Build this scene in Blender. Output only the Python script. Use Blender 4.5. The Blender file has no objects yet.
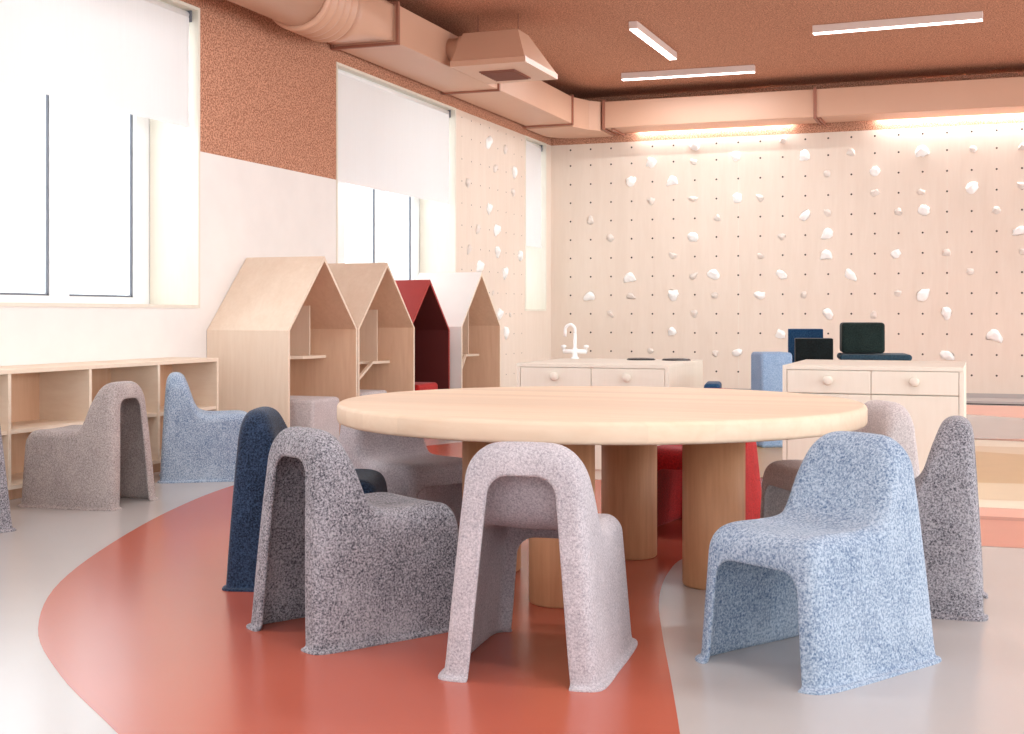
import bpy, bmesh, math, random
from mathutils import Vector, Matrix, noise
random.seed(7)
PI = math.pi
S = bpy.context.scene
C = S.collection

# ---------------------------------------------------------------- camera
F_PX, CX, HY, EYE = 1280.0, 512.0, 315.0, 0.80
sY, cY = 0.3466, 0.9380
cam = bpy.data.cameras.new('camera'); camo = bpy.data.objects.new('camera', cam); C.objects.link(camo)
cam.sensor_fit = 'HORIZONTAL'; cam.sensor_width = 36.0; cam.lens = 36.0*F_PX/1024.0
cam.shift_y = -(367.0-HY)/1024.0
cam.clip_start = 0.05; cam.clip_end = 200
camo.location = (0, 0, EYE); camo.rotation_euler = (PI/2, 0, math.atan2(sY, cY))
S.camera = camo

# ---------------------------------------------------------------- world, light, exposure
w = bpy.data.worlds.new('World'); S.world = w; w.use_nodes = True
bg = w.node_tree.nodes['Background']; bg.inputs[0].default_value = (0.87, 0.95, 1.0, 1); bg.inputs[1].default_value = 1.9
S.view_settings.view_transform = 'Standard'; S.view_settings.look = 'None'
S.view_settings.exposure = 0.46; S.view_settings.gamma = 1.0; S.view_settings.use_curve_mapping = False

DAY = (.87, .96, 1.0)
def area(name, loc, rot, sx, sy, power, col=(1, 1, 1)):
    l = bpy.data.lights.new(name, 'AREA'); l.shape = 'RECTANGLE'; l.size = sx; l.size_y = sy; l.energy = power; l.color = col
    o = bpy.data.objects.new(name, l); C.objects.link(o); o.location = loc; o.rotation_euler = rot
    return o
# daylight arriving at the windows of the left wall (outside the glass, facing in)
area('window_fill', (-4.95, 5.0, 1.75), (0, -PI/2, 0), 1.6, 2.4, 12, DAY)
area('window_fill', (-4.95, 9.1, 1.75), (0, -PI/2, 0), 1.6, 1.9, 10, DAY)

# daylight areas added outside unseen openings in the right and rear walls as fill
for yy in (.5, 4.5, 8.5): area('window_fill', (6.5, yy, 1.6), (0, PI/2, 0), 2.3, 3.2, 85, DAY)
area('window_fill', (1.5, -2.5, 1.6), (PI/2, 0, 0), 7.0, 2.2, 22, DAY)

# ---------------------------------------------------------------- helpers
def at(u, v, z=0.0):
    """point at height z of the room seen at (u, v) in the photograph"""
    d = (EYE - z)*F_PX/(v - HY); lat = (u - CX)/F_PX*d
    return (-sY*d + cY*lat, cY*d + sY*lat)

def lin(c):
    return tuple(((x/255)/12.92 if x/255 <= .04045 else ((x/255+.055)/1.055)**2.4) for x in c)+(1,)

def new_mat(name):
    m = bpy.data.materials.new(name); m.use_nodes = True
    nt = m.node_tree; b = nt.nodes['Principled BSDF']
    return m, nt, b

def coords(nt, scale=(1, 1, 1)):
    tc = nt.nodes.new('ShaderNodeTexCoord'); mp = nt.nodes.new('ShaderNodeMapping')
    mp.inputs['Scale'].default_value = scale
    nt.links.new(tc.outputs['Object'], mp.inputs[0]); return mp.outputs[0]

def plain(name, rgb, rough=.6, metal=0.0, var=.04, scale=6, spec=.5):
    m, nt, b = new_mat(name)
    n = nt.nodes.new('ShaderNodeTexNoise'); n.inputs['Scale'].default_value = scale; n.inputs['Detail'].default_value = 4
    nt.links.new(coords(nt), n.inputs['Vector'])
    r = nt.nodes.new('ShaderNodeValToRGB'); c = lin(rgb)
    r.color_ramp.elements[0].position = .3; r.color_ramp.elements[1].position = .7
    r.color_ramp.elements[0].color = tuple(x*(1-var) for x in c[:3])+(1,)
    r.color_ramp.elements[1].color = tuple(min(1, x*(1+var)) for x in c[:3])+(1,)
    nt.links.new(n.outputs['Fac'], r.inputs[0]); nt.links.new(r.outputs[0], b.inputs['Base Color'])
    b.inputs['Roughness'].default_value = rough; b.inputs['Metallic'].default_value = metal
    b.inputs['Specular IOR Level'].default_value = spec
    return m

def wood(name, light, dark, stretch=(1, 12, 12), rough=.55, contrast=.5, scale=1.6):
    """grain runs along the axis whose stretch is smallest"""
    m, nt, b = new_mat(name)
    v = coords(nt, stretch)
    n = nt.nodes.new('ShaderNodeTexNoise'); n.inputs['Scale'].default_value = scale; n.inputs['Detail'].default_value = 7
    n.inputs['Roughness'].default_value = .6; n.inputs['Distortion'].default_value = .9
    n2 = nt.nodes.new('ShaderNodeTexNoise'); n2.inputs['Scale'].default_value = scale*5; n2.inputs['Detail'].default_value = 5
    nt.links.new(v, n.inputs['Vector']); nt.links.new(v, n2.inputs['Vector'])
    mx = nt.nodes.new('ShaderNodeMix'); mx.inputs[0].default_value = .35
    nt.links.new(n.outputs['Fac'], mx.inputs[2]); nt.links.new(n2.outputs['Fac'], mx.inputs[3])
    r = nt.nodes.new('ShaderNodeValToRGB')
    r.color_ramp.elements[0].position = .5-.25*(1-contrast)-.1; r.color_ramp.elements[1].position = .5+.25*(1-contrast)+.1
    r.color_ramp.elements[0].color = lin(dark); r.color_ramp.elements[1].color = lin(light)
    nt.links.new(mx.outputs[0], r.inputs[0]); nt.links.new(r.outputs[0], b.inputs['Base Color'])
    b.inputs['Roughness'].default_value = rough; b.inputs['Specular IOR Level'].default_value = .35
    return m

def felt(name, light, dark, mid=.5, scale=170, width=.11):
    m, nt, b = new_mat(name)
    v = coords(nt)
    n = nt.nodes.new('ShaderNodeTexNoise'); n.inputs['Scale'].default_value = scale; n.inputs['Detail'].default_value = 3
    n.inputs['Roughness'].default_value = .8; n.inputs['Distortion'].default_value = .1
    nb = nt.nodes.new('ShaderNodeTexNoise'); nb.inputs['Scale'].default_value = 9; nb.inputs['Detail'].default_value = 2
    nt.links.new(v, n.inputs['Vector']); nt.links.new(v, nb.inputs['Vector'])
    mx = nt.nodes.new('ShaderNodeMix'); mx.inputs[0].default_value = .16
    nt.links.new(n.outputs['Fac'], mx.inputs[2]); nt.links.new(nb.outputs['Fac'], mx.inputs[3])
    r = nt.nodes.new('ShaderNodeValToRGB')
    r.color_ramp.elements[0].position = mid-width; r.color_ramp.elements[1].position = mid+width
    r.color_ramp.elements[0].color = lin(dark); r.color_ramp.elements[1].color = lin(light)
    nt.links.new(mx.outputs[0], r.inputs[0]); nt.links.new(r.outputs[0], b.inputs['Base Color'])
    bp = nt.nodes.new('ShaderNodeBump'); bp.inputs['Strength'].default_value = .35; bp.inputs['Distance'].default_value = .003
    nt.links.new(n.outputs['Fac'], bp.inputs['Height']); nt.links.new(bp.outputs[0], b.inputs['Normal'])
    b.inputs['Roughness'].default_value = .95; b.inputs['Specular IOR Level'].default_value = .15
    b.inputs['Sheen Weight'].default_value = .15; b.inputs['Sheen Roughness'].default_value = .5
    return m

def cork(name, light, dark, scale=95):
    m, nt, b = new_mat(name)
    v = coords(nt)
    n = nt.nodes.new('ShaderNodeTexNoise'); n.inputs['Scale'].default_value = scale; n.inputs['Detail'].default_value = 3
    n.inputs['Roughness'].default_value = .7
    nt.links.new(v, n.inputs['Vector'])
    r = nt.nodes.new('ShaderNodeValToRGB')
    r.color_ramp.elements[0].position = .40; r.color_ramp.elements[1].position = .60
    r.color_ramp.elements[0].color = lin(dark); r.color_ramp.elements[1].color = lin(light)
    nt.links.new(n.outputs['Fac'], r.inputs[0]); nt.links.new(r.outputs[0], b.inputs['Base Color'])
    bp = nt.nodes.new('ShaderNodeBump'); bp.inputs['Strength'].default_value = .5; bp.inputs['Distance'].default_value = .006
    nt.links.new(n.outputs['Fac'], bp.inputs['Height']); nt.links.new(bp.outputs[0], b.inputs['Normal'])
    b.inputs['Roughness'].default_value = .95; b.inputs['Specular IOR Level'].default_value = .1
    return m

def emit(name, rgb, strength):
    m, nt, b = new_mat(name)
    b.inputs['Base Color'].default_value = lin(rgb); b.inputs['Emission Color'].default_value = lin(rgb)
    b.inputs['Emission Strength'].default_value = strength
    return m

M = {}
M['white'] = plain('white_paint', (238, 232, 227), .8, var=.02)
M['frame'] = plain('white_frame', (244, 242, 241), .4, var=.01)
M['gasket'] = plain('grey_gasket', (110, 112, 120), .6)
M['cork'] = cork('cork', (220, 164, 136), (152, 102, 80))
M['floor'] = plain('grey_floor', (186, 180, 177), .24, var=.03, scale=1.3, spec=.8)
M['floor_red'] = plain('red_floor', (184, 94, 74), .24, var=.03, scale=1.3, spec=.8)
M['floor_salmon'] = plain('salmon_floor', (206, 134, 114), .3, var=.03, spec=.6)
M['floor_pink'] = plain('pink_floor', (226, 168, 150), .3, var=.03, spec=.6)
M['floor_rust'] = plain('rust_floor', (176, 104, 86), .3, var=.03, spec=.6)
M['floor_ochre'] = plain('ochre_floor', (205, 172, 122), .3, var=.03, spec=.6)
M['floor_cream'] = plain('cream_floor', (236, 226, 205), .3, var=.02, spec=.6)
M['floor_beige'] = plain('beige_floor', (219, 200, 170), .3, var=.02, spec=.6)
M['duct'] = plain('salmon_duct_paint', (212, 166, 140), .42, var=.03, scale=2)
M['duct_flange'] = plain('duct_flange_paint', (160, 104, 84), .5, var=.04)
M['grille'] = plain('grille_paint', (140, 86, 70), .6)
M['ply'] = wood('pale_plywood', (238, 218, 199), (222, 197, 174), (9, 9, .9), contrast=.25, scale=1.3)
M['ply_edge'] = wood('plywood_edge', (240, 222, 202), (228, 205, 182), (2, 2, 8))
M['ply_warm'] = wood('warm_plywood', (224, 184, 154), (202, 156, 124), (9, 9, .9), contrast=.3, scale=1.3)
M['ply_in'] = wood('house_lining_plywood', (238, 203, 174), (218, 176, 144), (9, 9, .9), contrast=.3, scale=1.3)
M['ply_wall'] = wood('climbing_plywood', (234, 218, 204), (223, 204, 188), (7, 7, .8), contrast=.2, scale=1.2)
M['ply_white'] = wood('whitened_plywood', (234, 228, 215), (225, 216, 201), (7, 7, .8), contrast=.2)
M['house_white'] = plain('white_house_paint', (240, 234, 228), .6, var=.02)
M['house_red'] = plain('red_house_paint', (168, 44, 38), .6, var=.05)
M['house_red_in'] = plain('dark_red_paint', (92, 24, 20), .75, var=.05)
M['hole'] = plain('dark_hole', (70, 58, 52), .9)
M['hold_white'] = plain('white_hold', (250, 247, 244), .6, var=.02, scale=30)
M['hold_grey'] = plain('grey_hold', (226, 214, 205), .7, var=.06, scale=30)
M['table'] = wood('oak_table_top', (236, 212, 188), (222, 192, 164), (.8, 9, 9), contrast=.3, scale=1.6)
def staves(m, w_=.09):
    """glued staves: each strip a slightly different tone"""
    nt = m.node_tree; b = nt.nodes['Principled BSDF']; src = b.inputs['Base Color'].links[0].from_socket
    tc = nt.nodes.new('ShaderNodeTexCoord'); sp = nt.nodes.new('ShaderNodeSeparateXYZ'); nt.links.new(tc.outputs['Object'], sp.inputs[0])
    d = nt.nodes.new('ShaderNodeMath'); d.operation = 'DIVIDE'; d.inputs[1].default_value = w_; nt.links.new(sp.outputs['Y'], d.inputs[0])
    f = nt.nodes.new('ShaderNodeMath'); f.operation = 'FLOOR'; nt.links.new(d.outputs[0], f.inputs[0])
    wn = nt.nodes.new('ShaderNodeTexWhiteNoise'); wn.noise_dimensions = '1D'; nt.links.new(f.outputs[0], wn.inputs['W'])
    mr = nt.nodes.new('ShaderNodeMapRange'); mr.inputs['To Min'].default_value = .90; mr.inputs['To Max'].default_value = 1.04; nt.links.new(wn.outputs['Value'], mr.inputs['Value'])
    mx = nt.nodes.new('ShaderNodeVectorMath'); mx.operation = 'SCALE'; nt.links.new(src, mx.inputs[0]); nt.links.new(mr.outputs[0], mx.inputs['Scale'])
    nt.links.new(mx.outputs[0], b.inputs['Base Color'])
staves(M['table'])
M['table_leg'] = wood('oak_table_leg', (216, 160, 120), (178, 122, 84), (9, 9, .7), contrast=.3, scale=1.6)
M['tap'] = plain('white_tap', (246, 242, 240), .25, var=.01)
M['black'] = plain('black_hotplate', (46, 40, 40), .35)
M['lamp_body'] = plain('lamp_body', (226, 206, 198), .5, var=.01)
M['lamp'] = emit('lamp_diffuser', (255, 250, 246), 4.0)
M['baseboard'] = plain('grey_baseboard', (176, 166, 162), .5)
M['shadow_strip'] = plain('shadow_strip', (70, 66, 66), .8)  # dark colour standing in for shadow along the floor edge

def blind_mat():
    m, nt, b = new_mat('blind_fabric')
    out = nt.nodes['Material Output']
    t = nt.nodes.new('ShaderNodeBsdfTranslucent'); t.inputs[0].default_value = (.92, .91, .90, 1)
    mx = nt.nodes.new('ShaderNodeMixShader'); mx.inputs[0].default_value = .19
    n = nt.nodes.new('ShaderNodeTexNoise'); n.inputs['Scale'].default_value = 3
    nt.links.new(coords(nt, (60, 60, 1)), n.inputs['Vector'])
    r = nt.nodes.new('ShaderNodeValToRGB'); r.color_ramp.elements[0].color = lin((240, 238, 237)); r.color_ramp.elements[1].color = lin((248, 246, 245))
    nt.links.new(n.outputs['Fac'], r.inputs[0]); nt.links.new(r.outputs[0], b.inputs['Base Color'])
    b.inputs['Roughness'].default_value = .9
    nt.links.new(b.outputs[0], mx.inputs[1]); nt.links.new(t.outputs[0], mx.inputs[2]); nt.links.new(mx.outputs[0], out.inputs[0])
    return m
M['blind'] = blind_mat()

def glass_mat():
    m, nt, b = new_mat('window_glass')
    out = nt.nodes['Material Output']
    t = nt.nodes.new('ShaderNodeBsdfTransparent'); g = nt.nodes.new('ShaderNodeBsdfGlossy'); g.inputs['Roughness'].default_value = .03
    mx = nt.nodes.new('ShaderNodeMixShader'); mx.inputs[0].default_value = .06
    nt.links.new(t.outputs[0], mx.inputs[1]); nt.links.new(g.outputs[0], mx.inputs[2]); nt.links.new(mx.outputs[0], out.inputs[0])
    return m
M['glass'] = glass_mat()

# ---- mesh building
ROOT = {}
def tag(o, label=None, cat=None, group=None, kind=None):
    if label: o['label'] = label
    if cat: o['category'] = cat
    if group: o['group'] = group
    if kind: o['kind'] = kind
    return o

def thing(name, label, cat, loc, group=None, rz=0):
    o = bpy.data.objects.new(name, None); C.objects.link(o); o.empty_display_size = .1
    o.location = loc; o.rotation_euler = (0, 0, rz); ROOT[o] = Vector(loc)
    return tag(o, label, cat, group)

def obj(name, bm, mats, parent=None, origin=None, smooth=False, label=None, local=False):
    """world-space bmesh -> one mesh object; children keep their place under an unrotated parent"""
    me = bpy.data.meshes.new(name); o = bpy.data.objects.new(name, me); C.objects.link(o)
    off = Vector((0, 0, 0))
    if parent is not None:
        o.parent = parent
        off = Vector((0, 0, 0)) if local else ROOT.get(parent, Vector((0, 0, 0)))
        ROOT[o] = off
    elif origin is not None:
        off = Vector(origin); o.location = off; ROOT[o] = off
    else:
        ROOT[o] = Vector((0, 0, 0))
    if off.length: bmesh.ops.translate(bm, verts=bm.verts, vec=-off)
    bmesh.ops.recalc_face_normals(bm, faces=bm.faces)
    if smooth:
        for f in bm.faces: f.smooth = True
    bm.to_mesh(me); bm.free()
    for m in (mats if isinstance(mats, (list, tuple)) else [mats]): me.materials.append(m)
    if label: o['label'] = label
    return o

def box(bm, x0, x1, y0, y1, z0, z1, mi=0, bev=0.0, seg=2):
    vs = [bm.verts.new(p) for p in ((x0, y0, z0), (x1, y0, z0), (x1, y1, z0), (x0, y1, z0), (x0, y0, z1), (x1, y0, z1), (x1, y1, z1), (x0, y1, z1))]
    fs = [bm.faces.new([vs[i] for i in q]) for q in ((0, 3, 2, 1), (4, 5, 6, 7), (0, 1, 5, 4), (1, 2, 6, 5), (2, 3, 7, 6), (3, 0, 4, 7))]
    for f in fs: f.material_index = mi
    if bev > 0:
        es = list({e for f in fs for e in f.edges})
        r = bmesh.ops.bevel(bm, geom=es, offset=bev, segments=seg, affect='EDGES', profile=.5)
        for f in r['faces']: f.material_index = mi
    return bm

def B(*a, **k): return box(bmesh.new(), *a, **k)

def prism(bm, pts, z0, z1, mi=0):
    """plan polygon pulled up"""
    a = [bm.verts.new((x, y, z0)) for x, y in pts]; b = [bm.verts.new((x, y, z1)) for x, y in pts]
    n = len(pts)
    bm.faces.new(a[::-1]).material_index = mi; bm.faces.new(b).material_index = mi
    for i in range(n): bm.faces.new((a[i], a[(i+1) % n], b[(i+1) % n], b[i])).material_index = mi
    return bm

def slab_x(bm, pts, x0, x1, mi=0):
    """(y,z) polygon pulled along x"""
    a = [bm.verts.new((x0, y, z)) for y, z in pts]; b = [bm.verts.new((x1, y, z)) for y, z in pts]
    n = len(pts)
    bm.faces.new(a).material_index = mi; bm.faces.new(b[::-1]).material_index = mi
    for i in range(n): bm.faces.new((a[i], b[i], b[(i+1) % n], a[(i+1) % n])).material_index = mi
    return bm

def lathe(bm, prof, cx, cy, cz=0, n=48, mi=0, axis='z'):
    """profile (r, h) turned about an axis through (cx, cy, cz)"""
    rings = []
    for r, h in prof:
        ring = []
        for i in range(n):
            a = 2*PI*i/n; p, q = r*math.cos(a), r*math.sin(a)
            if axis == 'z': co = (cx+p, cy+q, cz+h)
            elif axis == 'y': co = (cx+p, cy+h, cz+q)
            else: co = (cx+h, cy+p, cz+q)
            ring.append(bm.verts.new(co))
        rings.append(ring)
    for a, b in zip(rings, rings[1:]):
        for i in range(n): bm.faces.new((a[i], a[(i+1) % n], b[(i+1) % n], b[i])).material_index = mi
    bm.faces.new(rings[0][::-1]).material_index = mi; bm.faces.new(rings[-1]).material_index = mi
    return bm

def tube(bm, pts, r, n=12, mi=0):
    pts = [Vector(p) for p in pts]; rings = []
    for i, p in enumerate(pts):
        t = (pts[min(i+1, len(pts)-1)] - pts[max(i-1, 0)]).normalized()
        u = t.cross(Vector((0, 1, 0)))
        if u.length < .1: u = t.cross(Vector((1, 0, 0)))
        u.normalize(); v = t.cross(u)
        rings.append([bm.verts.new(p + r*(math.cos(2*PI*k/n)*u + math.sin(2*PI*k/n)*v)) for k in range(n)])
    for a, b in zip(rings, rings[1:]):
        for i in range(n): bm.faces.new((a[i], a[(i+1) % n], b[(i+1) % n], b[i])).material_index = mi
    bm.faces.new(rings[0][::-1]).material_index = mi; bm.faces.new(rings[-1]).material_index = mi
    return bm

def bar(bm, p, q, wy, wz, mi=0):
    """square bar from p to q"""
    p, q = Vector(p), Vector(q); t = (q-p).normalized(); s = t.cross(Vector((0, 0, 1))).normalized(); n = s.cross(t)
    a = [bm.verts.new(p + s*i*wy/2 + n*j*wz/2) for i, j in ((-1, -1), (1, -1), (1, 1), (-1, 1))]
    b = [bm.verts.new(q + s*i*wy/2 + n*j*wz/2) for i, j in ((-1, -1), (1, -1), (1, 1), (-1, 1))]
    bm.faces.new(a[::-1]).material_index = mi; bm.faces.new(b).material_index = mi
    for i in range(4): bm.faces.new((a[i], a[(i+1) % 4], b[(i+1) % 4], b[i])).material_index = mi
    return bm

def copy_tree(o, parent=None):
    c = o.copy(); C.objects.link(c)
    if parent is not None: c.parent = parent
    for ch in list(o.children): copy_tree(ch, c)
    return c

# ---------------------------------------------------------------- room
WX, BY, CZ, SILL, PTOP = -4.23, 12.62, 3.03, 0.84, 2.56     # left wall, back wall, ceiling, window sill, panel top
XR, Y0 = 6.0, -2.0

def smooth_poly(pts, n=6):
    """closed Catmull-Rom through the points"""
    out = []; m = len(pts)
    for i in range(m):
        p0, p1, p2, p3 = (Vector(pts[(i+k-1) % m]) for k in range(4))
        for k in range(n):
            t = k/n
            out.append(.5*((2*p1) + (p2-p0)*t + (2*p0-5*p1+4*p2-p3)*t*t + (3*p1-p0-3*p2+p3)*t*t*t))
    return [(p.x, p.y) for p in out]

fl = B(WX-.4, XR, Y0, BY+.1, -.1, 0)
def inlay(pts, k, mi, sm=True):
    if sm: pts = smooth_poly(pts)
    vs = [fl.verts.new((x, y, .0004*k)) for x, y in pts]
    f = fl.faces.new(vs); f.material_index = mi
    if f.normal.z < 0 or f.calc_area() > 0:
        f.normal_update()
        if f.normal.z < 0: f.normal_flip()
# the big red sweep under the table
red = [at(u, v) for u, v in ((118, 734), (60, 675), (38, 628), (60, 582), (120, 538), (180, 506), (238, 484), (330, 460))]
red += [(-3.3, 6.9), (-2.7, 7.9), (-1.2, 8.0), (-.75, 6.6), (-.68, 5.2), (-.75, 4.5)]
red += [at(u, v) for u, v in ((690, 556), (668, 573), (659, 600), (662, 632), (671, 680), (680, 734))]
red += [at(688, 800), at(640, 950), at(420, 980), at(210, 830)]
inlay(red, 1, 1)
# curved bands by the climbing wall and right of the table
def band(y_at, k, mi, x0=-.72, x1=5.5):
    n = 24; lo, hi = [], []
    for i in range(n+1):
        x = x0+(x1-x0)*i/n; a, b = y_at(x); lo.append((x, a)); hi.append((x, b))
    inlay(lo+hi[::-1], k, mi, sm=False)
band(lambda x: (4.72+.02*x, 5.40+.02*x), 2, 2)                                       # salmon
band(lambda x: (5.33+.02*x, 5.42+.02*x), 3, 4)                                       # rust line
band(lambda x: (5.42+.02*x, 5.66+.03*math.sin(2*x)), 3, 3)                           # pink
band(lambda x: (5.66+.03*math.sin(2*x), 6.1), 4, 6)                                  # cream
band(lambda x: (5.90+.05*math.sin(1.6*x), 6.7), 5, 7)                                # beige
band(lambda x: (7.4, 9.3), 4, 6, x0=-1.35)                                           # cream
band(lambda x: (7.2, 8.30+.05*math.sin(x)), 5, 7, x0=-1.35)                          # beige
band(lambda x: (6.42+.30*math.sin(1.2*x+.5)*.5, 8.0-.28*math.sin(1.3*x+.2)), 6, 5, x0=-1.3)   # ochre
band(lambda x: (8.72-.06*math.sin(3*x), 12.14), 7, 0, x0=-1.6)                       # grey
band(lambda x: (8.72-.06*math.sin(3*x), 8.75+.22*max(0, math.sin(1.4*x+.2))), 8, 3, x0=-1.6)   # pink sliver
band(lambda x: (11.0-.5*math.sin(1.5*x+.4), 12.05), 8, 3, x0=-1.6)                   # salmon by the wall
floor = obj('floor', fl, [M['floor'], M['floor_red'], M['floor_salmon'], M['floor_pink'], M['floor_rust'], M['floor_ochre'], M['floor_cream'], M['floor_beige']])
tag(floor, kind='structure')
tag(obj('ceiling', B(WX-.4, XR, Y0, BY+.1, CZ, CZ+.1), M['cork']), kind='structure')

# left wall: materials 0 white, 1 cork, 2 plywood, 3 hole
W1 = (3.9, 6.27); W2 = (7.92, 10.06); W3 = (11.81, 12.45); W0 = (.4, 2.9)
lw = bmesh.new(); D = .40
def lwbox(y0, y1, z0, z1, mi, inset=0): box(lw, WX-D, WX-inset, y0, y1, z0, z1, mi)
lwbox(Y0, 10.06, 0, SILL, 0)
lwbox(Y0, W0[0], SILL, 1.74, 0); lwbox(Y0, W0[0], 1.74, CZ, 1)
lwbox(W0[0], W0[1], PTOP, CZ, 1)
lwbox(W0[1], W1[0], SILL, 1.74, 0); lwbox(W0[1], W1[0], 1.74, CZ, 1)
lwbox(W1[0], W1[1], PTOP, CZ, 1)
lwbox(W1[1], W2[0], SILL, 1.74, 0); lwbox(W1[1], W2[0], 1.74, CZ, 1)
lwbox(W2[0], W2[1], PTOP, CZ, 1)
lwbox(W2[1], W3[0], 0, PTOP, 2); lwbox(W2[1], BY, PTOP, CZ, 1)
lwbox(W3[0], W3[1], 0, SILL, 2)
lwbox(W3[1], BY+.1, 0, PTOP, 2)
HZ = [2.503, 2.34] + [2.146-.1906*k for k in range(11)]
def disc(bm, c, nrm, r, mi, n=8):
    nrm = Vector(nrm); a = nrm.orthogonal().normalized(); b = nrm.cross(a)
    bm.faces.new([bm.verts.new(Vector(c)+r*(math.cos(2*PI*i/n)*a+math.sin(2*PI*i/n)*b)) for i in range(n)]).material_index = mi
for z in HZ:
    for k in range(8): disc(lw, (WX+.0008, 10.2+.217*k, z), (1, 0, 0), .0065, 3)
wall_left = tag(obj('wall_left', lw, [M['white'], M['cork'], M['ply_wall'], M['hole']]), kind='structure')

bw = bmesh.new()
box(bw, WX-.4, XR, BY, BY+.2, PTOP, CZ, 1)
box(bw, WX-.0, XR, BY-.0, BY+.2, 0, PTOP, 0)
HX = [-4.018+.2168*k for k in range(40)]
for x in HX:
    for z in HZ: disc(bw, (x, BY-.0008, z), (0, -1, 0), .0098, 2)
for k in range(1, 5):      # panel joints
    box(bw, WX+1.95*k-.003, WX+1.95*k, BY-.0006, BY, .07, PTOP, 3)
wall_back = tag(obj('wall_back', bw, [M['ply_wall'], M['cork'], M['hole'], M['ply_white']]), kind='structure')
rb = B(WX-.4, XR, Y0-.2, Y0, 0, .4); box(rb, WX-.4, XR, Y0-.2, Y0, 2.75, CZ)
for x_ in (WX-.4, -2.3, .2, 2.7, 5.2): box(rb, x_, x_+.3, Y0-.2, Y0, .4, 2.75)  # openings added in the unseen rear wall for the fill light
tag(obj('wall_rear', rb, M['white']), kind='structure')
rw = bmesh.new()  # unseen right wall, its openings added for the fill light
for y0_, y1_ in ((Y0, -1.2), (2.2, 2.8), (6.2, 6.8), (10.2, 10.8)): box(rw, XR, XR+.3, y0_, y1_, 0, CZ)
for y0_, y1_ in ((-1.2, 2.2), (2.8, 6.2), (6.8, 10.2), (10.8, BY)): box(rw, XR, XR+.3, y0_, y1_, 0, .35); box(rw, XR, XR+.3, y0_, y1_, 2.8, CZ)
tag(obj('wall_right', rw, M['white']), kind='structure')
bb = B(WX+.02, XR, BY-.015, BY-.001, .015, .075)
box(bb, WX+.02, XR, BY-.02, BY-.001, 0, .015, 1)  # shadow at the baseboard foot, put in as a dark strip
mt = B(-3.6, XR, 12.14, BY-.016, .012, .034); box(mt, -3.6, XR, 12.16, BY-.016, 0, .012, 1)  # low mat; its dark recessed front strip is painted shadow
tag(obj('trim_5', mt, [M['baseboard'], M['shadow_strip']]), kind='structure')
tag(obj('baseboard_back', bb, [M['baseboard'], M['shadow_strip']]), kind='structure')

# window surrounds and windows
def window(n, y0, y1, splits, deep=.33):
    fx = WX-deep
    wr = thing('window_%d' % n, None, None, (fx, (y0+y1)/2, SILL)); wr['kind'] = 'structure'
    # frame: outer rails plus mullions; gasket lines round the panes
    f = bmesh.new(); zb, zt = SILL+.06, PTOP-.06
    box(f, fx-.06, fx, y0, y1, SILL, zb); box(f, fx-.06, fx, y0, y1, zt, PTOP)
    for a, b in splits['bars']: box(f, fx-.06, fx, a, b, zb, zt)
    obj('window_frame', f, M['frame'], wr)
    for a, b in splits['panes']:
        sash = bmesh.new(); t = .012
        for q in ((a, a+t, zb, zt), (b-t, b, zb, zt), (a, b, zb, zb+t), (a, b, zt-t, zt)): box(sash, fx-.036, fx-.024, *q)
        obj('gasket', sash, M['gasket'], wr)
        obj('pane', B(fx-.034, fx-.030, a+t, b-t, zb+t, zt-t), M['glass'], wr)
    return wr
window(1, *W1, {'bars': ((3.9, 4.0), (4.62, 4.75), (5.43, 5.56), (6.13, 6.27)), 'panes': ((4.0, 4.62), (4.75, 5.43), (5.56, 6.13))})
window(2, *W2, {'bars': ((7.92, 8.02), (8.54, 8.68), (9.23, 9.38), (9.92, 10.06)), 'panes': ((8.02, 8.54), (8.68, 9.23), (9.38, 9.92))})
window(3, *W3, {'bars': ((11.81, 11.87), (12.39, 12.45)), 'panes': ((11.87, 12.39),)})
window(4, *W0, {'bars': ((.4, .5), (1.6, 1.7), (2.8, 2.9)), 'panes': ((.5, 1.6), (1.7, 2.8))})
# thin plywood lining boards round each opening
for i, (y0, y1) in enumerate((W1, W2, W3, W0)):
    t = bmesh.new(); pr = .006; th = .018; zt = PTOP
    box(t, WX-.325, WX+pr, y1-th, y1, SILL, zt)
    box(t, WX-.325, WX+pr, y0, y0+th, SILL, zt)
    box(t, WX-.325, WX+pr, y0+th, y1-th, zt-th, zt)
    box(t, WX-.325, WX+pr, y0+th, y1-th, SILL, SILL+th)
    tag(obj('trim_%d' % (i+1), t, M['ply_white'] if i != 2 else M['ply_white']), kind='structure')

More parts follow.
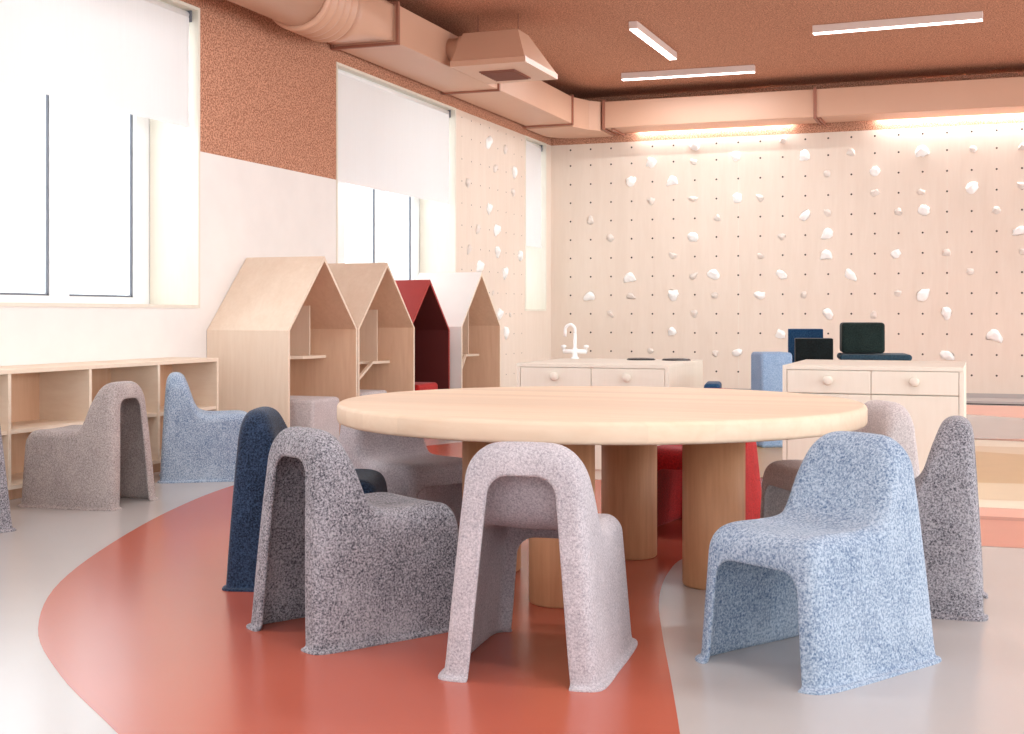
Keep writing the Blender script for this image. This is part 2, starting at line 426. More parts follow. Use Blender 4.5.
def blind(y0, y1, zb, label):
    t = thing('roller_blind', label, 'blind', (WX-.05, (y0+y1)/2, PTOP-.02), 'roller blinds in the window openings')
    xa = WX-.035
    b = bmesh.new(); n = 24
    va = []
    for k in range(n+1):
        y = y0+(y1-y0)*k/n; o = .002*math.sin(k*1.3)
        va.append([bm_v for bm_v in (b.verts.new((xa+o, y, zb)), b.verts.new((xa+.5*o, y, PTOP-.06)), b.verts.new((xa+.5*o-.003, y, PTOP-.06)), b.verts.new((xa+o-.003, y, zb)))])
    for p, q in zip(va, va[1:]):
        for k in range(4): b.faces.new((p[k], p[(k+1) % 4], q[(k+1) % 4], q[k]))
    b.faces.new(va[0]); b.faces.new(va[-1][::-1])
    obj('blind_fabric', b, M['blind'], t)
    obj('bottom_rail', B(xa-.009, xa+.006, y0, y1, zb-.012, zb+.006), M['frame'], t)
    obj('roller', lathe(bmesh.new(), ((.022, 0), (.022, y1-y0)), xa-.02, y0, PTOP-.045, 20, 0, 'y'), M['frame'], t, smooth=True)
    for s in (y0-.012, y1+.002): obj('bracket', B(xa-.05, xa+.012, s, s+.010, PTOP-.085, PTOP-.02), M['gasket'], t)
    obj('pull_cord', tube(bmesh.new(), ((xa+.008, y1-.02, PTOP-.05), (xa+.009, y1-.02, zb-.02)), .0015, 6), M['frame'], t)
blind(W1[0]+.04, W1[1]-.05, 1.883, 'white roller blind half lowered over the nearest window, above the low shelf')
blind(W2[0]+.035, W2[1]-.06, 1.75, 'white roller blind half lowered over the window behind the playhouses')
blind(W3[0]+.035, W3[1]-.05, 1.50, 'narrow white roller blind over the slim window in the far corner')

# ---------------------------------------------------------------- ducts
DZ0, DZ1 = 2.64, 2.90
def flange_y(y, x0, x1, name, par, z0=DZ0, z1=DZ1):       # frame round a duct that runs along y
    p = .016; f = bmesh.new()
    for q in ((x0-p, x0+.004, z0-p, z1+p), (x1-.004, x1+p, z0-p, z1+p), (x0, x1, z0-p, z0+.004), (x0, x1, z1-.004, z1+p)):
        box(f, q[0], q[1], y-.014, y+.014, q[2], q[3])
    obj(name, f, M['duct_flange'], par)
def flange_x(x, y0, y1, par, z0=DZ0, z1=DZ1, name='flange'):
    p = .016; f = bmesh.new()
    for q in ((y0-p, y0+.004, z0-p, z1+p), (y1-.004, y1+p, z0-p, z1+p), (y0, y1, z0-p, z0+.004), (y0, y1, z1-.004, z1+p)):
        box(f, x-.014, x+.014, q[0], q[1], q[2], q[3])
    obj(name, f, M['duct_flange'], par)
LX0, LX1 = WX+.03, -3.725
t = thing('air_duct', 'long salmon rectangular air duct running above the windows', 'duct', ((LX0+LX1)/2, 9.8, DZ0))
obj('duct_body', B(LX0, LX1, 7.83, 11.75, DZ0, DZ1, bev=.004, seg=1), M['duct'], t)
for y in (7.84, 9.75, 11.74): flange_y(y, LX0, LX1, 'flange', t)
# round duct with corrugated collar and a square-to-round piece
cxp, czp, rp = (LX0+LX1)/2+.03, 2.765, .205
t = thing('round_air_duct', 'salmon round air duct with ribbed collar at the top left', 'duct', (cxp, 5, czp))
prof = [(rp, 0), (rp, 8.45)]
obj('pipe', lathe(bmesh.new(), [(rp, 0), (rp, 8.55)], cxp, -1.7, czp, 48, 0, 'y'), M['duct'], t, smooth=False)
for f in t.children[0].data.polygons: f.use_smooth = len(f.vertices) == 4
cprof = []
for k in range(5):
    y = .0+.085*k
    cprof += [(rp+.006, y), (rp+.026, y+.012), (rp+.026, y+.030), (rp+.006, y+.042)]
o = obj('ribbed_collar', lathe(bmesh.new(), cprof, cxp, 6.86, czp, 48, 0, 'y'), M['duct'], t)
for f in o.data.polygons: f.use_smooth = len(f.vertices) == 4
tr = bmesh.new(); rings = []
for k in range(9):
    s = k/8; y = 7.30+.515*s; ring = []
    for i in range(48):
        a = 2*PI*i/48; ca, sa = math.cos(a), math.sin(a)
        cx_, cz_ = cxp+rp*ca, czp+rp*sa
        m_ = max(abs(ca), abs(sa)); hx, hz = (LX1-LX0)/2-.01, (DZ1-DZ0)/2-.01
        qx, qz = (LX0+LX1)/2+hx*ca/m_, (DZ0+DZ1)/2+hz*sa/m_
        e = s*s*(3-2*s)*.85+.15*s
        ring.append(tr.verts.new((cx_*(1-e)+qx*e, y, cz_*(1-e)+qz*e)))
    rings.append(ring)
for a, b in zip(rings, rings[1:]):
    for i in range(48): tr.faces.new((a[i], a[(i+1) % 48], b[(i+1) % 48], b[i]))
tr.faces.new(rings[0][::-1]); tr.faces.new(rings[-1])
obj('square_adapter', tr, M['duct'], t, smooth=True)

# corner elbow
EY = 12.13
t = thing('duct_elbow', 'salmon curved duct elbow joining both ducts in the far corner', 'duct', (-3.95, 12.2, DZ0-.02))
arc = [(-3.88-.32*math.cos(a), 12.26+.32*math.sin(a)) for a in [PI/2*(1-k/8) for k in range(9)]]
obj('elbow_body', prism(bmesh.new(), [(LX0, 11.77), (LX1, 11.77), (-3.64, 12.02), (-3.55, EY), (-3.55, 12.58)]+arc, DZ0-.025, DZ1), M['duct'], t)
t = thing('air_duct', 'long salmon rectangular air duct running above the climbing wall', 'duct', (-1, 12.3, DZ0))
obj('duct_body', B(-3.53, XR-.1, EY, 12.55, DZ0, DZ1, bev=.004, seg=1), M['duct'], t)
for x in (-3.52, -1.48, .85, 3.2): flange_x(x, EY, 12.55, t)
# angled wall brackets under the flanges
for x in (-3.44, -1.44): obj('bracket', bar(bmesh.new(), (x, EY+.03, DZ0-.012), (x+.0, 12.6, DZ0-.012), .018, .018), M['duct_flange'], t)

# hood diffuser on the left duct
t = thing('air_diffuser', 'salmon hood shaped air diffuser on the side of the duct', 'diffuser', (-3.35, 8.98, 2.62))
hb = bmesh.new()
bot = [(-3.65, 8.58), (-3.07, 8.58), (-3.07, 9.32), (-3.65, 9.32)]; top = [(-3.60, 8.70), (-3.17, 8.70), (-3.17, 8.93), (-3.60, 8.93)]
rr = [[hb.verts.new((x, y, z)) for x, y in P] for P, z in ((bot, 2.605), (bot, 2.645), ([(x*.97-3.35*.03, y*.985+8.99*.015) for x, y in bot], 2.65), (top, 2.87))]
for a, b in zip(rr, rr[1:]):
    for i in range(4): hb.faces.new((a[i], a[(i+1) % 4], b[(i+1) % 4], b[i]))
hb.faces.new(rr[0][::-1]); hb.faces.new(rr[-1])
obj('hood', hb, M['duct'], t)
obj('duct_collar', lathe(bmesh.new(), ((.085, 0), (.085, .08), (.10, .085), (.10, .115)), -3.7245, 8.76, 2.765, 32, 0, 'x'), M['duct'], t, smooth=True)
g = B(-3.52, -3.24, 8.82, 9.18, 2.597, 2.606)
for k in range(9): box(g, -3.51, -3.25, 8.835+.038*k, 8.835+.038*k+.014, 2.588, 2.598)
obj('grille', g, M['grille'], t)
obj('hanger', lathe(bmesh.new(), [(.003, 2.865), (.003, CZ)], -3.56, 8.9, 0, 10), M['grille'], t)
obj('hanger', lathe(bmesh.new(), [(.003, 2.865), (.003, CZ)], -3.24, 8.9, 0, 10), M['grille'], t)

# ceiling lamps
def lamp(px, py, qx, qy, label):
    p, q = Vector((px, py)), Vector((qx, qy)); c = (p+q)/2; L = (q-p).length; a = math.atan2((q-p).y, (q-p).x)
    t = thing('ceiling_light', label, 'ceiling light', (c.x, c.y, CZ), 'slim linear ceiling lights', a)
    obj('housing', B(-L/2, L/2, -.035, .035, -.058, 0, bev=.003, seg=1), M['lamp_body'], t, local=True)
    obj('diffuser', B(-L/2+.004, L/2-.004, -.029, .029, -.064, -.058), M['lamp'], t, local=True)
    area('lamp_light', (c.x, c.y, CZ-.068), (0, 0, a), L-.02, .05, 13*L, DAY)
zl = CZ-.06
a_, b_ = at(633, 29, zl), at(665, 60, zl); lamp(a_[0], a_[1], a_[0]+.02, b_[1], 'short slim ceiling light pointing towards the climbing wall')
a_, b_ = at(622, 80, zl), at(755, 72, zl); lamp(*a_, *b_, 'slim ceiling light nearest the climbing wall, parallel to it')
a_, b_ = at(813, 34, zl), at(983, 20, zl); lamp(*a_, *b_, 'long slim ceiling light at the upper right, parallel to the climbing wall')

# unseen lights added behind and beside the camera for overhead brightness
for x, y, where in ((-2.6, 5.4, 'far left'), (-2.6, 2.6, 'near left'), (-2.6, -.2, 'rear left'), (.3, 4.6, 'table side'), (.2, 2.0, 'middle'), (.2, -.6, 'rear middle'), (2.9, 6.4, 'far right'), (2.9, 3.4, 'near right'), (2.9, .4, 'rear right'), (3.6, 9.6, 'farthest right')):
    lamp(x-.65, y, x+.65, y, 'unseen slim ceiling light added over the %s of the room' % where)
# unseen light strips added behind the duct for the glow atop the wall
for x0, x1, l, pw in ((-3.3, -1.75, 'hidden light strip behind the duct, left of the bracket', 8), (-.95, 2.2, 'hidden light strip behind the duct, right of the bracket', 24)):
    t = thing('light_strip', l, 'light strip', ((x0+x1)/2, 12.59, 2.70), 'light strips behind the duct')
    obj('housing', B(x0, x1, 12.575, 12.605, 2.70, 2.72), M['lamp_body'], t)
    obj('bracket', B((x0+x1)/2-.02, (x0+x1)/2+.02, 12.60, 12.62, 2.705, 2.73), M['lamp_body'], t)
    obj('diffuser', B(x0+.01, x1-.01, 12.58, 12.60, 2.696, 2.70), M['lamp'], t)
    area('strip_light', ((x0+x1)/2, 12.59, 2.69), (0, 0, 0), x1-x0, .02, pw, DAY)

# ---------------------------------------------------------------- climbing holds
ORD = ['zeroth', 'first', 'second', 'third', 'fourth', 'fifth', 'sixth', 'seventh', 'eighth', 'ninth', 'tenth', 'eleventh', 'twelfth', 'thirteenth', 'fourteenth', 'fifteenth',
       'sixteenth', 'seventeenth', 'eighteenth', 'nineteenth', 'twentieth', 'twenty-first', 'twenty-second', 'twenty-third']
used = {}
def uniq(l):
    used[l] = used.get(l, 0)+1
    return l
def hold(p, nrm, r, sq, label, grey, seed, group):
    """bulging irregular hold bolted to the wall at p"""
    b = bmesh.new(); bmesh.ops.create_icosphere(b, subdivisions=3, radius=1)
    rnd = random.Random(seed); ang = rnd.uniform(-.9, .9)
    nrm = Vector(nrm); side = Vector((0, 0, 1)).cross(nrm).normalized(); up = Vector((0, 0, 1))
    ex, ez = r*rnd.uniform(.9, 1.15)*(1+sq), r*rnd.uniform(.85, 1.1)*(1-sq*.6)
    for v in b.verts:
        c = v.co.copy(); k = 1+.32*noise.noise(c*1.5+Vector((seed*3.1, 0, 0)))+.12*noise.noise(c*4+Vector((0, seed, 0)))
        x, y, z = c.x*k, c.y*k, c.z*k
        if y > 0: y = y*(.75+.35*z)                     # deeper upper lip, undercut below
        X = x*ex*math.cos(ang) - z*ez*math.sin(ang); Z = x*ex*math.sin(ang) + z*ez*math.cos(ang)
        if seed % 3: Z -= (X*X)/r*.30*(1 if seed % 2 else -1)
        v.co = side*X + up*Z + nrm*max(-.0, y*r*.85)
    o = obj('climbing_hold', b, M['hold_grey'] if grey else M['hold_white'], smooth=True)
    o.location = p; tag(o, label, 'climbing hold', group)
big = [(455, 255, 0, .1), (373, 335, 0, 0), (632, 187, 0, .15), (803, 232, 0, 0), (542, 330, 0, .1), (808, 402, 0, .2), (627, 560, 0, .1)]
crops = []
def add(ox, oy, lst, g):
    for x, y in lst: crops.append((ox+x/4.096, oy+y/4.096, g))
add(540, 100, [(455, 255), (373, 335), (632, 187), (803, 232), (542, 330), (808, 402), (627, 560)], 0)
add(540, 100, [(628, 255), (627, 405), (455, 415), (207, 493), (288, 565), (727, 483), (900, 402), (995, 165), (990, 560)], 1)
add(774, 100, [(127, 225), (413, 292), (605, 210), (810, 362), (613, 452), (127, 475), (218, 545), (1008, 535)], 0)
add(774, 100, [(315, 213), (217, 303), (413, 380), (815, 203), (1019, 190), (603, 378), (508, 457), (220, 463), (912, 452), (1017, 352)], 1)
add(540, 230, [(367, 193), (712, 182), (202, 270), (545, 267), (990, 182), (900, 270), (540, 415), (808, 502), (985, 425)], 0)
add(540, 230, [(545, 107), (903, 107), (628, 190), (373, 270), (715, 268), (288, 343), (632, 343), (452, 495), (718, 505)], 1)
add(774, 230, [(213, 100), (500, 98), (313, 182), (610, 268), (222, 343), (705, 340), (905, 432), (708, 513)], 0)
add(774, 230, [(707, 92), (803, 172), (122, 265), (507, 260), (408, 348), (1017, 88)], 1)
for i, (u, v, g) in enumerate(crops):
    r = (u-CX)/F_PX; d = BY/(cY+sY*r); x = d*(-sY+cY*r); z = EYE+(HY-v)/F_PX*d
    col = min(range(len(HX)), key=lambda k: abs(HX[k]-x)); row = min(range(len(HZ)), key=lambda k: abs(HZ[k]-z))
    lab = '%s climbing hold, far wall, %s hole row down, %s column from corner' % ('small grey' if g else 'large white', ORD[row+1], ORD[col+1])
    hold((x, BY, z), (0, -1, 0), (.034 if g else .050)*random.uniform(.9, 1.1), random.uniform(-.1, .3), uniq(lab), g, i+1, 'climbing holds on the far wall')
side = [(135, 150, 0), (183, 168, 1), (154, 222, 1), (77, 262, 1), (209, 233, 0), (205, 290, 1), (137, 336, 0), (105, 392, 1), (158, 396, 0), (80, 450, 1), (161, 458, 0),
        (225, 468, 0), (182, 518, 0), (110, 497, 0), (148, 573, 1), (197, 635, 1), (185, 687, 0), (166, 632, 0)]
LY = [10.2+.217*k for k in range(8)]
for i, (a, b, g) in enumerate(side):
    u, v = 440+a/2.823, 90+b/2.823
    r = (u-CX)/F_PX; d = WX/(-sY+cY*r); y = d*(cY+sY*r); z = EYE+(HY-v)/F_PX*d
    col = min(range(8), key=lambda k: abs(LY[k]-y)); row = min(range(len(HZ)), key=lambda k: abs(HZ[k]-z))
    lab = '%s climbing hold, strip between windows, %s hole row down, %s column' % ('small grey' if g else 'large white', ORD[row+1], ORD[col+1])
    hold((WX, y, z), (1, 0, 0), (.038 if g else .052)*(.6 if i in (14, 15) else 1), random.uniform(-.25, 0), uniq(lab), g, 100+i, 'climbing holds on the strip between the windows')

# ---------------------------------------------------------------- low shelf
SF, ST = -3.93, .566
ys = [3.35, 3.88, 4.41, 4.94, 5.47, 6.0]
t = thing('low_bookcase', 'low open pale plywood bookcase along the wall under the near window', 'bookcase', (-4.08, 4.7, 0))
obj('top_panel', B(WX+.003, SF, ys[0], ys[-1]+.009, ST-.02, ST, bev=.0015, seg=1), M['ply_edge'], t)
obj('back_panel', B(WX+.003, WX+.012, ys[0], ys[-1], .05, ST-.02), M['ply_warm'], t)
obj('plinth', B(WX+.02, SF-.03, ys[0]+.02, ys[-1]-.005, 0, .048), M['ply_warm'], t)
obj('bottom_panel', B(WX+.012, SF, ys[0]+.009, ys[-1]-.009, .048, .066), M['ply_edge'], t)
for y in ys: obj('divider', B(WX+.012, SF, y-.009, y+.009, 0 if y in (ys[0], ys[-1]) else .066, ST-.02), [M['ply_edge']], t)
for a, b in zip(ys, ys[1:]): obj('shelf', B(WX+.012, SF-.006, a+.009, b-.009, .286, .304), M['ply_edge'], t)

# ---------------------------------------------------------------- playhouses
def house(y0, y1, xf, ze, zp, mats, label, shelf=None):
    """gabled booth open at the front; y0..y1 wide, eaves ze, ridge zp"""
    out, inn, edge = mats; xb = WX+.004; ym = (y0+y1)/2; th = .02; sl = (zp-ze)/(ym-y0); ty = th*math.sqrt(1+sl*sl)
    t = thing('playhouse', label, 'playhouse', ((xb+xf)/2, ym, 0), 'gabled playhouses along the window wall')
    def skin(name, quad):     # (y,z) quad; inner faces take the inner colour
        bm = bmesh.new(); slab_x(bm, quad, xb, xf)
        bm.faces.ensure_lookup_table()
        bm.normal_update()
        for f in bm.faces:
            c = f.calc_center_median(); n = f.normal
        o = obj(name, bm, [out, inn, edge], t)
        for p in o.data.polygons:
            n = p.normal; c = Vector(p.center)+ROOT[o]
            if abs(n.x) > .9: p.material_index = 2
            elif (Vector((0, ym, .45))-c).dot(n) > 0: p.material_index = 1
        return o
    skin('side_wall', [(y0, 0), (y0, ze), (y0+th, ze-sl*0+.0), (y0+th, 0)])
    skin('side_wall', [(y1-th, 0), (y1-th, ze), (y1, ze), (y1, 0)])
    skin('roof_panel', [(y0, ze), (ym, zp), (ym, zp-ty), (y0+th, ze)])
    skin('roof_panel', [(y1, ze), (y1-th, ze), (ym, zp-ty), (ym, zp)])
    bp = bmesh.new(); slab_x(bp, [(y0+th, 0), (y0+th, ze), (ym, zp-ty), (y1-th, ze), (y1-th, 0)], xb, xb+.012)
    obj('back_panel', bp, inn, t)
    if shelf:
        zs, ysl, xs, ydv = shelf
        obj('desk_shelf', prism(bmesh.new(), [(xb+.012, y0+th), (xb+.012, y1-th), (xs+.03, y1-th), (xs, ysl), (xs-.06, ysl-.04), (xs-.12, y0+th)], zs-.018, zs), edge, t)
        zr = ze+(y1-ydv)*sl-ty
        obj('divider', B(xs-.14, xs-.002, ydv-.006, ydv+.006, zs, zr), [inn if inn is not M['ply_in'] else M['ply']], t)
        if zs < .52: obj('brace', bar(bmesh.new(), (xs-.01, ysl, zs-.009), (xf-.012, y0+th+.008, zs-.085), .018, .018), edge, t)
    return t
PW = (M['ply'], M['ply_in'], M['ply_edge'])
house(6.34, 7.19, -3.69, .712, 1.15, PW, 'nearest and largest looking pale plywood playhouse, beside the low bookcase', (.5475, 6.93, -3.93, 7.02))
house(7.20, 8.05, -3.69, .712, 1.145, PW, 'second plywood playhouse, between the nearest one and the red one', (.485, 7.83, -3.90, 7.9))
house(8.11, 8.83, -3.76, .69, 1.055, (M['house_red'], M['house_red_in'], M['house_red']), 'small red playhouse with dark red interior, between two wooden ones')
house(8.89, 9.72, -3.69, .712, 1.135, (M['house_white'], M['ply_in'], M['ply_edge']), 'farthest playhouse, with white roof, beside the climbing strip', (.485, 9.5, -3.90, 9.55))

# ---------------------------------------------------------------- felt materials
FM = {
 'grey': felt('grey_felt', (178, 174, 180), (52, 52, 62), .49, scale=195, width=.11),
 'light': felt('light_grey_felt', (206, 198, 202), (132, 126, 134), .46, scale=210, width=.16),
 'blue': felt('pale_blue_felt', (180, 193, 208), (76, 101, 134), .48, scale=175, width=.115),
 'navy': felt('navy_felt', (62, 82, 112), (10, 18, 34), .54, scale=190, width=.14),
 'warm': felt('warm_grey_felt', (196, 184, 180), (118, 108, 108), .48, scale=190, width=.15),
 'pinkgrey': felt('pinkish_grey_felt', (214, 204, 202), (146, 134, 136), .46, scale=200, width=.16),
 'red': felt('red_felt', (190, 32, 32), (128, 14, 16), .5),
 'bluegrey': felt('blue_grey_felt', (176, 186, 204), (112, 126, 152), .48),
 'pale': felt('pale_grey_felt', (214, 206, 206), (182, 172, 174), .48, scale=120),
 'teal': felt('dark_teal_felt', (62, 88, 104), (36, 58, 74), .5, scale=140),
 'green': felt('dark_green_felt', (40, 56, 54), (20, 32, 32), .5, scale=140),
 'blackgreen': felt('black_green_felt', (28, 36, 38), (14, 20, 22), .5, scale=140),
 'navyblock': felt('deep_blue_felt', (50, 92, 132), (28, 60, 96), .5, scale=140),
 'sky': felt('sky_blue_felt', (164, 190, 220), (130, 160, 198), .5, scale=140),
 'redpouf': felt('bright_red_felt', (196, 44, 40), (168, 30, 28), .5, scale=140),
}

# ---------------------------------------------------------------- the moulded felt chair
DEP, HW, TOP = .45, .182, .515
def smooth1(vals, it=2):
    for _ in range(it):
        vals = [vals[0]]+[tuple((a+2*b+c)/4 for a, b, c in zip(vals[i-1], vals[i], vals[i+1])) for i in range(1, len(vals)-1)]+[vals[-1]]
    return vals
def chair_mesh():
    """one moulded shell: rear arch rim, back, seat, sides down to the floor, front arch rim.
    y runs rear(0) -> front(DEP).  each station: centre (y,z), floor (x,y), top half width shrink"""
    # (yc, zc, xf, yf, corner radius, dx)   dx = how far the station lies inside the side plane
    st = [
     (.024, .448, .113, .003, .044, .046),    # rear opening edge
     (.026, .466, .130, .001, .054, .030),
     (.029, .488, .150, .000, .062, .014),
     (.037, .506, .164, .003, .074, .004),
     (.050, .517, .173, .014, .078, .000),
     (.070, .521, .176, .038, .080, .0),
     (.092, .517, .177, .064, .080, .0),
     (.110, .503, .178, .090, .078, .0),
     (.124, .478, .178, .112, .076, .0),
     (.136, .448, .178, .130, .072, .0),
     (.147, .412, .178, .148, .068, .0),
     (.157, .376, .178, .165, .056, .0),
     (.168, .347, .179, .182, .046, .0),
     (.186, .327, .179, .200, .040, .0),
     (.215, .319, .180, .226, .038, .0),
     (.260, .317, .181, .262, .038, .0),
     (.310, .318, .181, .308, .038, .0),
     (.355, .320, .181, .352, .039, .0),
     (.395, .318, .180, .392, .041, .0),
     (.420, .308, .178, .420, .043, .002),
     (.434, .291, .168, .438, .045, .010),
     (.440, .268, .153, .446, .046, .024),
     (.442, .242, .136, .449, .048, .040),    # front opening edge
    ]
    NF, NA, NS = 7, 8, 12
    rows = []
    for yc, zc, xf, yf, r, dx in st:
        sidex = lambda z: xf-.088*z
        half = []
        wt = sidex(zc-r)
        # floor -> up the side
        for k in range(NS):
            z = (zc-r)*k/NS; s = z/zc
            half.append((sidex(z), yf+(yc-yf)*s**1.3, z))
        for k in range(NA+1):
            a = PI/2*k/NA
            x = wt-r+r*math.cos(a); z = zc-r+r*math.sin(a); s = z/zc
            crown = 0
            half.append((x, yf+(yc-yf)*s**1.3, z))
        x0 = wt-r
        for k in range(1, NF+1):
            x = x0*(1-k/NF); half.append((x, yc, zc))
        # backs of chairs are hollowed a little, seats dished
        full = half+[(-x, y, z) for x, y, z in half[:-1][::-1]]
        rows.append(full)
    bm = bmesh.new(); n = len(rows[0]); grid = []
    for j, row in enumerate(rows):
        g = []
        for i, (x, y, z) in enumerate(row):
            # dish: seat middle drops a little, backrest curves round the sitter
            q = max(0, 1-(x/.12)**2)
            if j <= 8 and z > .38: z += .006*(1-min(1, abs(x)/.13)**2) - .007
            if 13 <= j <= 18 and z > .29: z -= .008*q*math.sin(PI*(j-12)/7)
            if 8 <= j <= 13 and z > .33: y -= .010*q*math.sin(PI*(j-7)/7)
            g.append(bm.verts.new((x, y-DEP/2, z)))
        grid.append(g)
    for a, b in zip(grid, grid[1:]):
        for i in range(n-1): bm.faces.new((a[i], a[i+1], b[i+1], b[i]))
    # flange at the foot: turned outward a little
    for e in (0, n-1):
        sgn = 1 if e == 0 else -1
        prev = [g[e] for g in grid]; k = len(grid)-1
        for v in prev: v.co.z = .0125
        for off, zz in ((.0015, .0085), (.007, .0065), (.015, .0055)):
            lip = []
            for j, v in enumerate(prev):
                bx, by = grid[j][e].co.x, grid[j][e].co.y
                tx, ty = sgn, 0
                if j < 5: tx, ty = sgn*math.sin(PI/2*j/5), -math.cos(PI/2*j/5)
                if j > k-4: tx, ty = sgn*math.sin(PI/2*(k-j)/4), math.cos(PI/2*(k-j)/4)
                lip.append(bm.verts.new((bx+tx*off, by+ty*off, zz)))
            for j in range(k):
                f = (prev[j], prev[j+1], lip[j+1], lip[j]); bm.faces.new(f if sgn < 0 else f[::-1])
            prev = lip
    bmesh.ops.recalc_face_normals(bm, faces=bm.faces)
    c = sum((f.normal.z*f.calc_area() for f in bm.faces if f.calc_center_median().z > .3), 0)
    if c < 0: bmesh.ops.reverse_faces(bm, faces=bm.faces)
    for f in bm.faces: f.smooth = True
    me = bpy.data.meshes.new('felt_chair'); bm.to_mesh(me); bm.free()
    return me
base_me = chair_mesh()
def chair(x, y, deg, mat, label, group='moulded felt chairs'):
    me = base_me.copy(); me.materials.append(FM[mat])
    o = bpy.data.objects.new('felt_chair', me); C.objects.link(o)
    o.location = (x, y, .001); o.rotation_euler = (0, 0, math.radians(deg))
    s = o.modifiers.new('shell', 'SOLIDIFY'); s.thickness = .013; s.offset = -1; s.use_rim = True
    s2 = o.modifiers.new('round', 'SUBSURF'); s2.levels = 1; s2.render_levels = 2
    return tag(o, label, 'chair', group)
chair(-1.509, 2.948, -31, 'grey', 'dark mottled grey felt chair at the table, front left, seen from behind its side')
chair(-.966, 2.82, 5, 'light', 'light pinkish grey felt chair in front centre, open back arch facing the camera')
chair(-.365, 3.03, 148, 'blue', 'pale blue felt chair front right, turned away from the table')
chair(-1.915, 3.432, -71, 'navy', 'dark navy felt chair left of the table')
chair(-1.845, 3.945, -117, 'light', 'light grey felt chair behind the table\'s left edge, its front arch in shade')
chair(-.985, 4.72, 172, 'red', 'red felt chair on the far side of the table')
chair(-.44, 4.27, 122.7, 'pinkgrey', 'pale pinkish felt chair half hidden behind the pale blue chair')
chair(-.228, 3.74, 90, 'grey', 'dark grey felt chair at the far right, seen from its side')
chair(-3.58, 4.49, 95, 'warm', 'warm grey felt chair by the low bookcase with its back arch visible')
chair(-3.593, 5.40, -56, 'blue', 'blue felt chair in profile beside the low bookcase')
chair(-3.65, 3.745, 66, 'grey', 'grey felt chair cut off by the left edge of the picture')

# ---------------------------------------------------------------- table
TX, TY, TR, TZ, TH = -1.113, 3.778, .796, .538, .058
t = thing('round_table', 'large round pale oak table on four thick round legs', 'table', (TX, TY, 0))
prof = [(.001, 0), (TR-.012, 0), (TR-.003, .003), (TR, .010), (TR, TH-.012), (TR-.003, TH-.004), (TR-.011, TH), (.001, TH)]
o = obj('tabletop', lathe(bmesh.new(), prof, TX, TY, TZ-TH, 128), M['table'], t)
for p in o.data.polygons: p.use_smooth = abs(p.normal.z) < .9
for la, dd in ((.333, -.13), (-.127, -.355), (.124, .33), (-.33, .10)):
    d = 3.93+dd; l = .266+la
    lx, ly = -sY*d+cY*l, cY*d+sY*l
    o = obj('leg', lathe(bmesh.new(), [(.088, 0), (.0925, .006), (.0925, TZ-TH)], lx, ly, 0, 64), M['table_leg'], t)
    for p in o.data.polygons: p.use_smooth = len(p.vertices) == 4

# ---------------------------------------------------------------- kitchen islands
def cabinet(x0, x1, y0, y1, z, label):
    t = thing('play_kitchen_cabinet', label, 'cabinet', ((x0+x1)/2, (y0+y1)/2, 0), 'pale play kitchen cabinets')
    th = .018
    obj('body', B(x0, x1, y0+.02, y1, 0, z-th), M['ply_white'], t)
    obj('side_panel', B(x0, x0+th, y0, y0+.02, 0, z-th), M['ply_white'], t)
    obj('side_panel', B(x1-th, x1, y0, y0+.02, 0, z-th), M['ply_white'], t)
    obj('worktop', B(x0, x1, y0, y1, z-th, z, bev=.001, seg=1), M['ply_white'], t)
    xm = (x0+x1)/2; g = .0022; zd = z-th-.105
    for a, b in ((x0+th+g, xm-.0015), (xm+.0015, x1-th-g)):
        dr = obj('drawer', B(a, b, y0+.001, y0+.019, zd+g, z-th-g, bev=.0015, seg=1), M['ply_white'], t)
        obj('knob', lathe(bmesh.new(), [(.010, .0), (.010, -.014), (.021, -.016), (.022, -.024), (.017, -.029), (.003, -.030)], (a+b)/2, y0+.004, (zd+z-th)/2+.008, 28, 0, 'y'), M['ply_white'], dr, smooth=True)
        dr = obj('door', B(a, b, y0+.001, y0+.019, .05, zd-g, bev=.0015, seg=1), M['ply_white'], t)
    obj('rail', B(xm-.006, xm+.006, y0+.0192, y0+.0199, .03, z-th), M['ply_edge'], t)
    return t
KZ = .562
cabinet(-2.18, -1.41, 5.965, 6.75, KZ, 'white stained play kitchen cabinet with the tap, behind the table')
cabinet(-.851, -.085, 5.80, 6.60, .575, 'pale plywood play cabinet with two drawers, behind the table\'s right edge')

tx, ty = -2.095, 6.66
t = thing('kitchen_tap', 'white two handled tap with swan neck spout on the cabinet', 'tap', (tx, ty, KZ))
obj('tap_body', lathe(bmesh.new(), [(.024, 0), (.022, .006), (.014, .012), (.014, .055), (.010, .06), (.009, .14)], tx, ty, KZ, 24), M['tap'], t, smooth=True)
obj('spout', tube(bmesh.new(), [(tx, ty, KZ+.13)]+[(tx-.028+.028*math.cos(a), ty-.0, KZ+.155+.030*math.sin(a)) for a in [PI*k/10 for k in range(11)]]+[(tx-.056, ty, KZ+.12)], .0085, 14), M['tap'], t, smooth=True)
obj('cross_pipe', tube(bmesh.new(), [(tx-.066, ty, KZ+.040), (tx+.066, ty, KZ+.040)], .012, 14), M['tap'], t, smooth=True)
for s in (-1, 1):
    h = obj('handle', lathe(bmesh.new(), [(.008, 0), (.008, .02), (.015, .022), (.013, .032), (.004, .036)], tx+s*.064, ty, KZ+.040, 16), M['tap'], t, smooth=True)
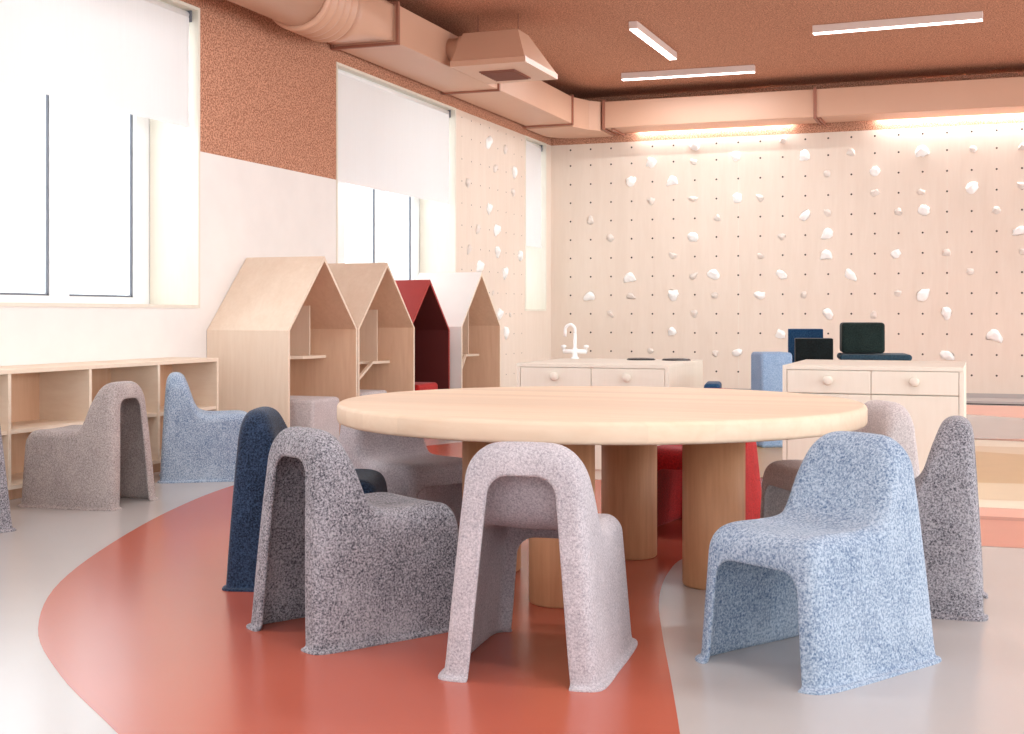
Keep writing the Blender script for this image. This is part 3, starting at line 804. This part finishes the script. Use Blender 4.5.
for i, (x, l) in enumerate(((-1.71, 'left black round hotplate on the cabinet with the tap'), (-1.52, 'right black round hotplate on the cabinet with the tap'))):
    t = thing('hotplate', l, 'hotplate', (x, 6.60, KZ), 'hotplates')
    obj('plate', lathe(bmesh.new(), [(.068, 0), (.072, .002), (.072, .007), (.068, .009), (.05, .009), (.048, .0075)], x, 6.60, KZ, 40), M['black'], t)
    obj('rim', lathe(bmesh.new(), [(.076, 0), (.076, .003)], x, 6.60, KZ, 40), M['black'], t)

# ---------------------------------------------------------------- poufs and blocks
def pouf(name, x0, x1, y0, y1, z0, z1, mat, label, cat='pouf', bev=.025, group='felt seat blocks', rz=0):
    c = ((x0+x1)/2, (y0+y1)/2, z0)
    b = B(x0, x1, y0, y1, z0, z1, bev=bev, seg=4)
    o = obj(name, b, FM[mat], None, c, smooth=True)
    # piping round the upper edge
    o.rotation_euler = (0, 0, math.radians(rz))
    w_ = o.modifiers.new('weight', 'WEIGHTED_NORMAL')
    return tag(o, label, cat, group)
pouf('pouf', -4.0, -3.60, 6.47, 6.80, 0, .315, 'pale', 'pale grey cube pouf inside the nearest playhouse')
pouf('pouf', -4.08, -3.74, 7.36, 7.74, 0, .30, 'pale', 'pale grey pouf inside the second playhouse, only its top showing')
pouf('pouf', -4.10, -3.74, 8.22, 8.58, 0, .31, 'redpouf', 'red pouf inside the red playhouse')
pouf('pouf', -4.02, -3.80, 8.96, 9.12, 0, .31, 'pale', 'white pouf inside the farthest playhouse')
def px_block(u0, u1, vt, d, z0, dep, mat, label, cat='pouf', bev=.02, name='pouf', rz=9):
    """block whose front spans u0..u1 at depth d, top seen at vt"""
    z1 = EYE-(vt-HY)/F_PX*d
    um = (u0+u1)/2; l = (um-CX)/F_PX*d; x = -sY*d+cY*l; y = cY*d+sY*l; w_ = (u1-u0)/F_PX*d
    return pouf(name, x-w_/2, x+w_/2, y-.0, y+dep, z0, z1, mat, label, cat, bev, rz=rz)
px_block(786, 820, 329, 8.9, 0, .24, 'navyblock', 'tall deep blue block behind the cabinet, left of the dark green cube', 'block', .006, 'foam_block')
px_block(793, 830, 338.5, 8.42, 0, .22, 'blackgreen', 'black green block standing in front of the deep blue block', 'block', .006, 'foam_block')
px_block(839, 881, 322.5, 8.4, .548, .27, 'green', 'dark green rounded cube on top of the teal cushion', bev=.022)
px_block(836, 906, 354.5, 8.35, .50, .40, 'teal', 'flat dark teal cushion under the dark green cube', 'cushion', .02, 'cushion')
px_block(837, 906, 361, 8.35, 0, .40, 'sky', 'light blue base block carrying the teal cushion', 'block', .02, 'foam_block')
px_block(752, 785, 352.5, 7.7, 0, .22, 'sky', 'light blue felt block peeking out left of the pale cabinet', bev=.022, rz=27)
px_block(700, 716, 383.5, 7.7, 0, .3, 'navyblock', 'low deep blue pouf just right of the cabinet with the tap')
